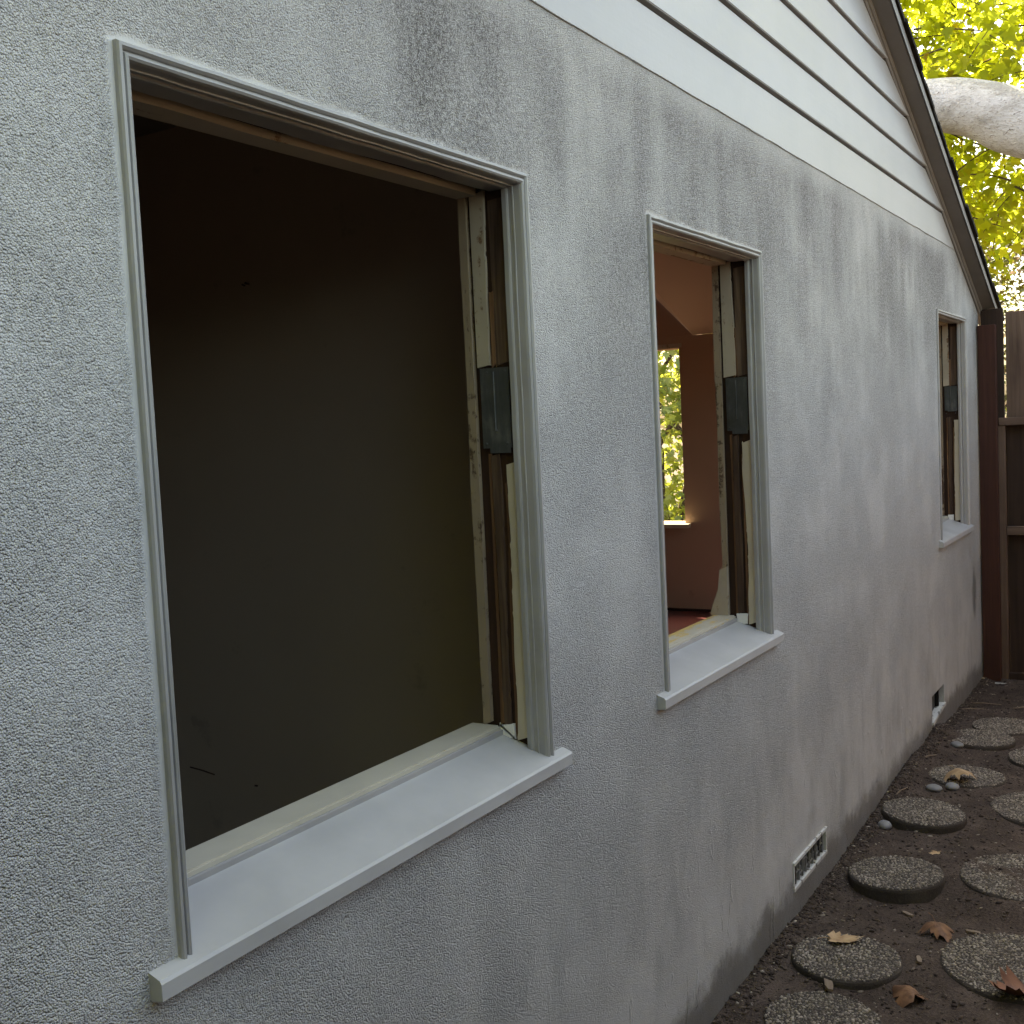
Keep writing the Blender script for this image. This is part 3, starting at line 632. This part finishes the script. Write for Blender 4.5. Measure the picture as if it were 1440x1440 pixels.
def scatter_mesh(name, P, SC, mat, rnd, parent=None, kind='stuff', flat=False):
    """many tiny pebbles in one mesh: P centres (n,3), SC sizes (n,3)"""
    n = len(P); ang = rng.uniform(0, 2 * math.pi, n); c, s = np.cos(ang), np.sin(ang)
    base = IV[None] * (1 + rng.uniform(-0.22, 0.22, (n, len(IV), 1))) * SC[:, None, :]
    V = np.empty_like(base); V[..., 0] = base[..., 0] * c[:, None] - base[..., 1] * s[:, None]; V[..., 1] = base[..., 0] * s[:, None] + base[..., 1] * c[:, None]; V[..., 2] = base[..., 2]
    V += P[:, None, :]; F = (IF[None] + (np.arange(n) * len(IV))[:, None, None]).reshape(-1, 3)
    return np_mesh(name, V.reshape(-1, 3), F, mat, np.repeat(rnd, len(IV)), parent, kind)
def np_mesh(name, V, F, mat, rnd=None, parent=None, kind=None, smooth=False):
    me = bpy.data.meshes.new(name); k = F.shape[1]
    me.vertices.add(len(V)); me.vertices.foreach_set('co', V.astype(np.float32).ravel())
    me.loops.add(F.size); me.loops.foreach_set('vertex_index', F.astype(np.int32).ravel())
    me.polygons.add(len(F)); me.polygons.foreach_set('loop_start', np.arange(0, F.size, k, dtype=np.int32))
    if rnd is not None: me.attributes.new('rnd', 'FLOAT', 'POINT').data.foreach_set('value', rnd.astype(np.float32))
    me.materials.append(M[mat]); me.update(calc_edges=True); me.validate()
    o = bpy.data.objects.new(name, me); COL.objects.link(o)
    if parent: o.parent = parent
    if kind: o['kind'] = kind
    return o
def agg_mesh(r, seed):
    g = 0.0078; q = []
    for i in np.arange(-r, r, g):
        for j in np.arange(-r, r, g):
            x = i + rng.uniform(-0.4, 0.4) * g; y = j + rng.uniform(-0.4, 0.4) * g
            if math.hypot(x, y) < r - 0.005: q.append((x, y, rng.uniform(-0.002, 0.0008)))
    P = np.array(q); sz = rng.uniform(0.0024, 0.0054, len(P)) * (1 + 0.5 * (rng.random(len(P)) > 0.93))
    return scatter_mesh('aggregate', P, np.stack([sz, sz * rng.uniform(0.65, 1, len(P)), sz * 0.75], 1), 'agg', rng.random(len(P)) ** 1.3)
STONES = [  # x, y, r, top z, tilt x, tilt y, label
    (2.795, -0.250, 0.150, 0.036, 0, 0, 'round pebbled stepping stone with a pale wood chip, cut by the lower edge'),
    (3.143, -0.220, 0.155, 0.046, 0.02, 0.0, 'round pebbled stepping stone with a tan three-pointed leaf lying on it'),
    (3.290, -0.655, 0.205, 0.048, 0, 0, 'large round stepping stone beside a russet leaf, cut by the right edge'),
    (3.790, -0.212, 0.155, 0.056, 0.03, 0.03, 'raised round stepping stone just past the patterned foundation vent'),
    (3.930, -0.595, 0.205, 0.052, 0, 0, 'large stepping stone right of the raised one past the patterned vent'),
    (4.420, -0.176, 0.155, 0.060, 0.02, 0.04, 'thick raised round stepping stone beside the grey pebble by the wall'),
    (4.650, -0.585, 0.205, 0.052, 0, 0, 'stepping stone cut by the right edge, right of the large curled tan leaf'),
    (4.960, -0.240, 0.155, 0.050, 0.02, 0, 'round stepping stone with a curled tan leaf overlapping its near edge'),
    (5.560, -0.198, 0.155, 0.052, 0.0, 0.02, 'round stepping stone near the far vent, second last before the fence'),
    (5.830, -0.275, 0.155, 0.050, 0, 0, 'round stepping stone nearest the fence'),
    (5.350, -0.540, 0.190, 0.050, 0, 0, 'stepping stone at the right edge, just before the two farthest stones')]
meshes = {}
for idx, (x, y, r, zt, tx, ty, lab) in enumerate(STONES):
    key = (r, idx % 2 if r == 0.155 else 0)
    t = thing('stepping_stone', lab, 'stepping stone', (x, y, zt), 'round stepping stones in the soil'); t.rotation_euler = (tx, ty, random.uniform(0, 6))
    if key not in meshes:
        s1 = obj('slab', slab_mesh(r, 0.075, idx), 'slab', t, smooth=False); a1 = agg_mesh(r, idx); a1.parent = t; meshes[key] = (s1.data, a1.data)
    else:
        inst('slab', meshes[key][0], t); q = inst('aggregate', meshes[key][1], t); q['kind'] = 'stuff'

# soil crumbs, chips and grit
n = 15000; X = rng.uniform(2.3, 7.0, n); Y = -np.abs(rng.normal(0, 0.42, n)) ; Y = np.where(rng.random(n) < 0.35, -rng.uniform(0.0, 0.06, n) - 0.002, Y); Y = np.clip(Y, -1.2, -0.003)
Z = np.array([gz(a, b) for a, b in zip(X, Y)]); sz = rng.lognormal(-5.95, 0.55, n); sz = np.clip(sz, 0.0008, 0.0075)
scd = np.stack([sz * rng.uniform(0.8, 1.8, n), sz * rng.uniform(0.5, 1, n), sz * rng.uniform(0.35, 0.8, n)], 1)
o = scatter_mesh('soil_crumbs', np.stack([X, Y, Z + sz * 0.2], 1), scd, 'debris', rng.random(n)); tag(o, 'loose crumbs of soil, grit and tiny chips on the ground', 'soil')

# pebbles
def pebble(x, y, a, b, c, lab, rot=0.0):
    bm = bmesh.new(); bmesh.ops.create_icosphere(bm, subdivisions=3, radius=1)
    for v in bm.verts: v.co = v.co * (1 + 0.08 * noise.noise(v.co * 1.3 + Vector((x, y, 0)) * 9))
    a, b, c = a * 0.8, b * 0.85, c * 0.85
    bmesh.ops.scale(bm, vec=(a, b, c), verts=bm.verts)
    o = obj('pebble', bm, 'pebble', smooth=True); o.location = (x, y, gz(x, y) + c * 0.45); o.rotation_euler = (0, 0, rot)
    return tag(o, lab, 'pebble', 'grey river pebbles on the soil')
pebble(4.262, -0.066, 0.040, 0.030, 0.020, 'smooth grey pebble by the wall beside the thick raised stone', 0.5)
pebble(4.752, -0.150, 0.042, 0.034, 0.018, 'left of two grey pebbles next to the large curled leaf', 1.2)
pebble(4.782, -0.216, 0.040, 0.032, 0.018, 'right of two grey pebbles, half under the large curled leaf', 0.3)
pebble(5.405, -0.125, 0.040, 0.030, 0.017, 'grey pebble beyond the curled leaf, nearest the far vent', 0.9)

# fallen leaves
def leaf_outline(w=1.0):
    L = [(-8, .30), (12, .62), (20, .50), (27, .70), (38, .55), (47, .42), (55, .66), (62, .62), (70, .98), (76, .78), (84, .86), (90, 1.12)]
    tips = L + [(180 - a, r) for a, r in L[::-1][1:]]
    pts = [(math.cos(math.radians(a)) * r * w, math.sin(math.radians(a)) * r) for a, r in tips]
    return pts + [(-0.16, -0.10), (0.0, 0.02), (0.16, -0.10)]
def dry_leaf(x, y, z, size, rot, curl, twist, mat, lab, w=1.0, fold=0.3, seed=0, tilt=(0, 0)):
    size *= 1.28; out = leaf_outline(w); bm = bmesh.new(); rings = []
    def sh(px, py):
        r2 = px * px + py * py
        zz = curl * (abs(px) ** 1.7) * 0.55 + fold * 0.4 * (py - 0.3) ** 2 + twist * px * py * 0.5 + 0.07 * noise.noise((px * 2.6, py * 2.6, seed)) + 0.05 * math.sin(math.atan2(py, px) * 9) * r2 * 0.5
        k = 1 - 0.30 * abs(curl) * r2 * 0.35
        return (px * k * size, (py * k - 0.35) * size, zz * size)
    for f in (0.25, 0.5, 0.75, 1.0): rings.append([bm.verts.new(sh(px * f, 0.05 + (py - 0.05) * f)) for px, py in out])
    c = bm.verts.new(sh(0, 0.05)); m = len(out)
    for k in range(m): bm.faces.new((c, rings[0][k], rings[0][(k + 1) % m]))
    for a, b in zip(rings, rings[1:]):
        for k in range(m): bm.faces.new((a[k], b[k], b[(k + 1) % m], a[(k + 1) % m]))
    R3 = Matrix.Rotation(rot, 3, 'Z') @ Matrix.Rotation(tilt[0], 3, 'X') @ Matrix.Rotation(tilt[1], 3, 'Y')
    for v in bm.verts: v.co = R3 @ v.co
    zmin = min(v.co.z for v in bm.verts)
    o = obj('fallen_leaf', bm, mat, smooth=True); o.location = (x, y, z - zmin)
    r0 = R3 @ Vector(sh(0, 0.02)); r1 = R3 @ Vector((0.02 * size, -0.75 * size, 0.02 * size)); r1.z = max(r1.z, zmin + 0.002)
    st = obj('stalk', tube([r0, (r0 + r1) / 2 + Vector((0.03 * size, 0, 0.03 * size)), r1], 0.0011, 5), mat, o)
    return tag(o, lab, 'leaf', 'fallen leaves on the path')
dry_leaf(4.865, -0.232, 0.040, 0.105, 2.2, -1.6, 0.3, 'tanleaf', 'large curled tan leaf drooping over the edge of a stepping stone and pebbles', seed=1, fold=-0.6, tilt=(0.15, 0.1))
dry_leaf(3.235, -0.185, 0.047, 0.075, 3.5, 0.5, 0.3, 'tanleaf', 'tan three-pointed leaf lying on a near stepping stone', seed=2, w=0.8, fold=0.5)
dry_leaf(3.42, -0.425, 0.022, 0.098, 2.1, -1.5, 0.7, 'brownleaf', 'arched brown leaf with a tan lobe, left of the large right-hand stone', seed=3, w=0.8, fold=-0.8)
dry_leaf(3.02, -0.410, 0.004, 0.085, -0.6, -2.1, 0.5, 'brownleaf', 'dark curled brown leaf on bare soil between the two lowest stones', seed=4, w=0.85, fold=-1.0)
dry_leaf(3.10, -0.665, 0.050, 0.098, 0.8, 1.7, -0.6, 'redleaf', 'russet curled leaf at the right edge on the rim of a large stone', seed=5, fold=0.8, tilt=(0.2, 0))
dry_leaf(2.925, -0.060, 0.010, 0.060, 2.6, 0.9, 0.6, 'brownleaf', 'small brown leaf against the foot of the wall', seed=6, w=0.8, fold=0.4)
dry_leaf(4.165, -0.050, 0.012, 0.062, 0.4, 0.9, 0.2, 'redleaf', 'small russet leaf by the wall beside a grey pebble', seed=7, w=0.6, fold=0.4)
dry_leaf(3.985, -0.300, 0.066, 0.030, 0.9, 0.6, 0.2, 'tanleaf', 'tiny tan leaf scrap on the rim of the raised stone', seed=8, w=0.8)
dry_leaf(3.470, -0.200, 0.006, 0.024, 1.9, 0.5, 0.1, 'brownleaf', 'tiny pinkish brown leaf scrap on soil between two stones', seed=9, w=0.9)
dry_leaf(2.935, -0.545, 0.006, 0.060, 1.2, 0.5, 0.1, 'yellowleaf', 'yellow leaf at the bottom edge of the picture', seed=10)
dry_leaf(5.13, -0.30, 0.006, 0.035, 0.2, 0.6, 0.1, 'tanleaf', 'small pale leaf scrap on soil beyond the curled leaf', seed=11, w=0.7)
dry_leaf(4.47, -0.055, 0.01, 0.035, 0.2, 0.9, 0.1, 'tanleaf', 'small pale curl of leaf between wall and thick raised stone', seed=12, w=0.5)
dry_leaf(2.985, -0.36, 0.004, 0.034, 0.7, 1.0, 0.1, 'tanleaf', 'narrow tan leaf sliver beside the dark curled brown leaf', seed=13, w=0.45)

# twigs and wood chips
def twig(pts, r, lab, cat='twig', mat='twig', name='twig'):
    return tag(obj(name, tube(pts, r, 6, rough=0.25), mat, smooth=True), lab, cat, 'twigs and chips on the path')
twig([(3.905, -0.018, 0.020), (4.0, -0.034, 0.03), (4.115, -0.056, 0.022)], [0.005, 0.0045, 0.003], 'thin stick leaning at the wall beside the small russet leaf')
ch = bmesh.new(); prism([(-0.055, -0.009), (-0.02, -0.012), (0.05, -0.008), (0.058, 0.002), (0.04, 0.010), (-0.03, 0.011), (-0.052, 0.004)], 2, -0.004, 0.004, ch)
c1 = obj('wood_chip', ch, 'twig'); c1.location = (2.985, -0.212, 0.041); c1.rotation_euler = (0.1, 0.05, 0.35); tag(c1, 'pale wood chip on the lowest stepping stone', 'wood chip', 'twigs and chips on the path')
for (x, y, a, lab) in ((3.22, -0.405, 0.3, 'short pale wood chip on soil left of the large right-hand stone'), (3.46, -0.51, 1.4, 'tiny pale chip behind the arched brown leaf'), (3.56, -0.30, 0.9, 'thin pale splinter on soil below the raised stone')):
    c2 = inst('wood_chip', c1.data, None, (x, y, gz(x, y) + 0.005), (0, 0.05, a), (0.4, 0.6, 0.7)); tag(c2, lab, 'wood chip', 'twigs and chips on the path')
for k, (x, y, a, l, lab) in enumerate(((6.35, -0.10, 1.5, 0.16, 'pale straw on soil nearest the fence'), (6.15, -0.06, 1.2, 0.13, 'pale straw by the wall before the farthest stone'), (6.3, -0.30, 1.0, 0.12, 'pale straw on soil beyond the farthest stone'), (5.1, -0.06, 0.5, 0.10, 'thin brown twig by the wall left of the curled leaf stone'), (4.62, -0.05, 0.2, 0.11, 'thin brown twig by the wall behind the thick raised stone'))):
    dx, dy = math.cos(-a) * l / 2, math.sin(-a) * l / 2; z = gz(x, y) + 0.008
    twig([(x - dx, y - dy, z), (x, y + 0.004, z + 0.004), (x + dx, min(y + dy, -0.004), z + 0.001)], [0.0035, 0.003, 0.002], lab)

# ------------------------------------------------------------------ trees behind
LO = np.array([(0, 0.0), (0.62, 0.08), (0.40, 0.30), (0.72, 0.62), (0.30, 0.60), (0.0, 1.15), (-0.30, 0.60), (-0.72, 0.62), (-0.40, 0.30), (-0.62, 0.08)])
def crown(name, P, size, mat, parent, droop=0.5, rnd=None):
    n = len(P); m = len(LO); c = np.array([[0.0, 0.42, 0.0]])
    base = np.concatenate([np.column_stack([LO, np.zeros(m)]), c])[None].repeat(n, 0)
    base[..., 2] += np.abs(base[..., 0]) * rng.uniform(-0.3, 0.5, (n, 1)) - (base[..., 1] - 0.4) ** 2 * rng.uniform(0, 0.5, (n, 1))
    base[..., 0] *= rng.uniform(0.75, 1.1, (n, 1)); base *= size[:, None, None]
    # random orientation: normal mostly up, tilted; stem direction random
    az = rng.uniform(0, 2 * math.pi, n); pit = rng.normal(-droop, 0.5, n); rol = rng.normal(0, 0.6, n)
    cx, sx = np.cos(pit), np.sin(pit); cy, sy = np.cos(rol), np.sin(rol); cz, sz_ = np.cos(az), np.sin(az)
    x, y, z = base[..., 0], base[..., 1], base[..., 2]
    x, z = x * cy[:, None] + z * sy[:, None], -x * sy[:, None] + z * cy[:, None]
    y, z = y * cx[:, None] - z * sx[:, None], y * sx[:, None] + z * cx[:, None]
    x, y = x * cz[:, None] - y * sz_[:, None], x * sz_[:, None] + y * cz[:, None]
    V = np.stack([x, y, z], -1) + P[:, None, :]
    tri = np.array([(k, (k + 1) % m, m) for k in range(m)]); F = (tri[None] + (np.arange(n) * (m + 1))[:, None, None]).reshape(-1, 3)
    if rnd is None: rnd = rng.random(n)
    return np_mesh(name, V.reshape(-1, 3), F, mat, np.repeat(rnd, m + 1), parent, 'stuff')
syc = thing('sycamore_tree', 'big sycamore with thick pale limb and yellow-green leaves beyond the fence', 'tree', (12.2, -1.4, 0))
B0 = Vector((12.2, -1.4, 0))
def tp(*p): return Vector(p) - B0
obj('trunk', tube([tp(12.2, -1.4, -0.1), tp(12.2, -1.42, 1.2), tp(12.25, -1.45, 2.6), tp(12.35, -1.6, 4.5), tp(12.6, -1.9, 7.0), tp(12.8, -2.0, 10.0)], [0.62, 0.5, 0.48, 0.42, 0.33, 0.2], 18, rough=0.12), 'bark', syc, smooth=True)
def smooth_path(pts, n=24):
    pts = [Vector(p) for p in pts]; out = []
    for i in range(n + 1):
        t = i / n * (len(pts) - 1); k = min(int(t), len(pts) - 2); f = t - k
        p0, p1, p2, p3 = pts[max(k - 1, 0)], pts[k], pts[k + 1], pts[min(k + 2, len(pts) - 1)]
        out.append(0.5 * ((2 * p1) + (p2 - p0) * f + (2 * p0 - 5 * p1 + 4 * p2 - p3) * f * f + (3 * p1 - p0 - 3 * p2 + p3) * f ** 3))
    return out
lp = smooth_path([tp(12.2, -1.42, 3.0), tp(12.08, -0.7, 3.72), tp(12.0, 0.30, 4.24), tp(12.0, 0.80, 4.49), tp(12.0, 1.30, 4.62), tp(12.1, 2.4, 4.66), tp(12.3, 4.0, 5.1), tp(12.4, 6.0, 6.2)], 40)
obj('limb', tube(lp, [0.355 - 0.19 * (i / 40) for i in range(41)], 20, rough=0.09), 'bark', syc, smooth=True)
# branchlets carrying the leaves
bm = bmesh.new(); LP = []
for k in range(590):
    x = rng.uniform(12.7, 17.5)
    y = rng.uniform(-2.5, 6.0); z = rng.uniform(3.5 + 0.1 * (x - 12.7), 8.5)
    if k > 540: x, y, z = rng.uniform(12.2, 14.2), rng.uniform(1.6, 4.2), rng.uniform(5.6, 7.8)  # extra cluster added sunward of the limb to shade it
    p = Vector((x, y, z)); d = Vector((rng.normal(0, 0.5), rng.normal(0, 1), rng.normal(-0.05, 0.35))).normalized(); L = rng.uniform(0.8, 1.7); pts = []
    for s in range(6): pts.append(p - B0); p = p + d * (L / 5); d = (d + Vector((rng.normal(0, .15), rng.normal(0, .15), rng.normal(-0.03, .12)))).normalized()
    tube(pts, [0.012, 0.010, 0.008, 0.006, 0.005, 0.003], 4, bm)
    for s in range(46):
        t = rng.uniform(0, 4.99); i = int(t); q = pts[i].lerp(pts[i + 1], t - i) + Vector(rng.normal(0, 0.13, 3)); LP.append(q[:])
obj('branches', bm, 'branch', syc, kind='stuff')
crown('crown', np.array(LP), rng.uniform(0.085, 0.15, len(LP)), 'leaf', syc)
# unseen tree added behind the camera, its crown blocking sky light
bt = thing('added_shade_tree', 'unseen leafy tree added behind the camera to block sky light', 'tree', (-4.2, -2.7, 0))
obj('trunk', tube([(0, 0, -0.1), (0.05, 0, 1.5), (0.2, 0.1, 3.2), (0.3, 0.3, 5.0)], [0.24, 0.2, 0.16, 0.08], 12, rough=0.1), 'bark', bt, smooth=True)
n = 9000; u = rng.normal(0, 1, (n, 3)); u /= np.linalg.norm(u, axis=1)[:, None]
crown('crown', u * (rng.uniform(0.2, 1.0, n) ** 0.45)[:, None] * np.array([2.6, 3.0, 2.5]) + np.array([0.5, 0.7, 4.6]), rng.uniform(0.10, 0.17, n), 'leaf', bt)
# farther shrub with pinkish foliage
sh = thing('pinkish_shrub', 'pale pinkish green shrub showing just over the fence', 'shrub', (19, 1.9, 0))
n = 16000; u = rng.normal(0, 1, (n, 3)); u /= np.linalg.norm(u, axis=1)[:, None]; rr = rng.uniform(0.5, 1.0, n) ** 0.5
P = u * rr[:, None] * np.array([1.6, 2.8, 2.5]) + np.array([0, 0, 2.3]); P[:, 2] += 0.25 * np.sin(P[:, 1] * 4) ; P = P[P[:, 2] > 0.1]
crown('crown', P, rng.uniform(0.05, 0.10, len(P)), 'pinkleaf', sh, 0.3)
tb = bmesh.new()
for k in range(6): tube([(0.1 * k - 0.3, 0, -0.05), (0.2 * k - 0.5, rng.uniform(-.5, .5), 1.0), (0.3 * k - 0.8, rng.uniform(-1, 1), 2.4)], [0.05, 0.035, 0.015], 6, tb)
obj('stems', tb, 'branch', sh, kind='stuff')
# leafy tree outside the end window
vt = thing('leafy_shrub', 'sunlit pale green shrub seen through the rooms far window', 'shrub', (11.3, 3.9, 0))
n = 26000; u = rng.normal(0, 1, (n, 3)); u /= np.linalg.norm(u, axis=1)[:, None]; rr = rng.uniform(0.35, 1.0, n) ** 0.35
P = u * rr[:, None] * np.array([1.5, 2.4, 2.6]) + np.array([0, 0, 1.9]); P += 0.22 * np.sin(P[:, [1, 2, 0]] * 3.1); P = P[P[:, 2] > 0.05]
crown('crown', P, rng.uniform(0.05, 0.10, len(P)), 'vine', vt, 0.7)
tb = bmesh.new()
for k in range(7): tube([(0.08 * k - 0.25, 0, -0.05), (0.25 * k - 0.7, rng.uniform(-.6, .6), 1.3), (0.35 * k - 1.0, rng.uniform(-1.3, 1.3), 3.0)], [0.06, 0.04, 0.015], 6, tb)
obj('stems', tb, 'branch', vt, kind='stuff')
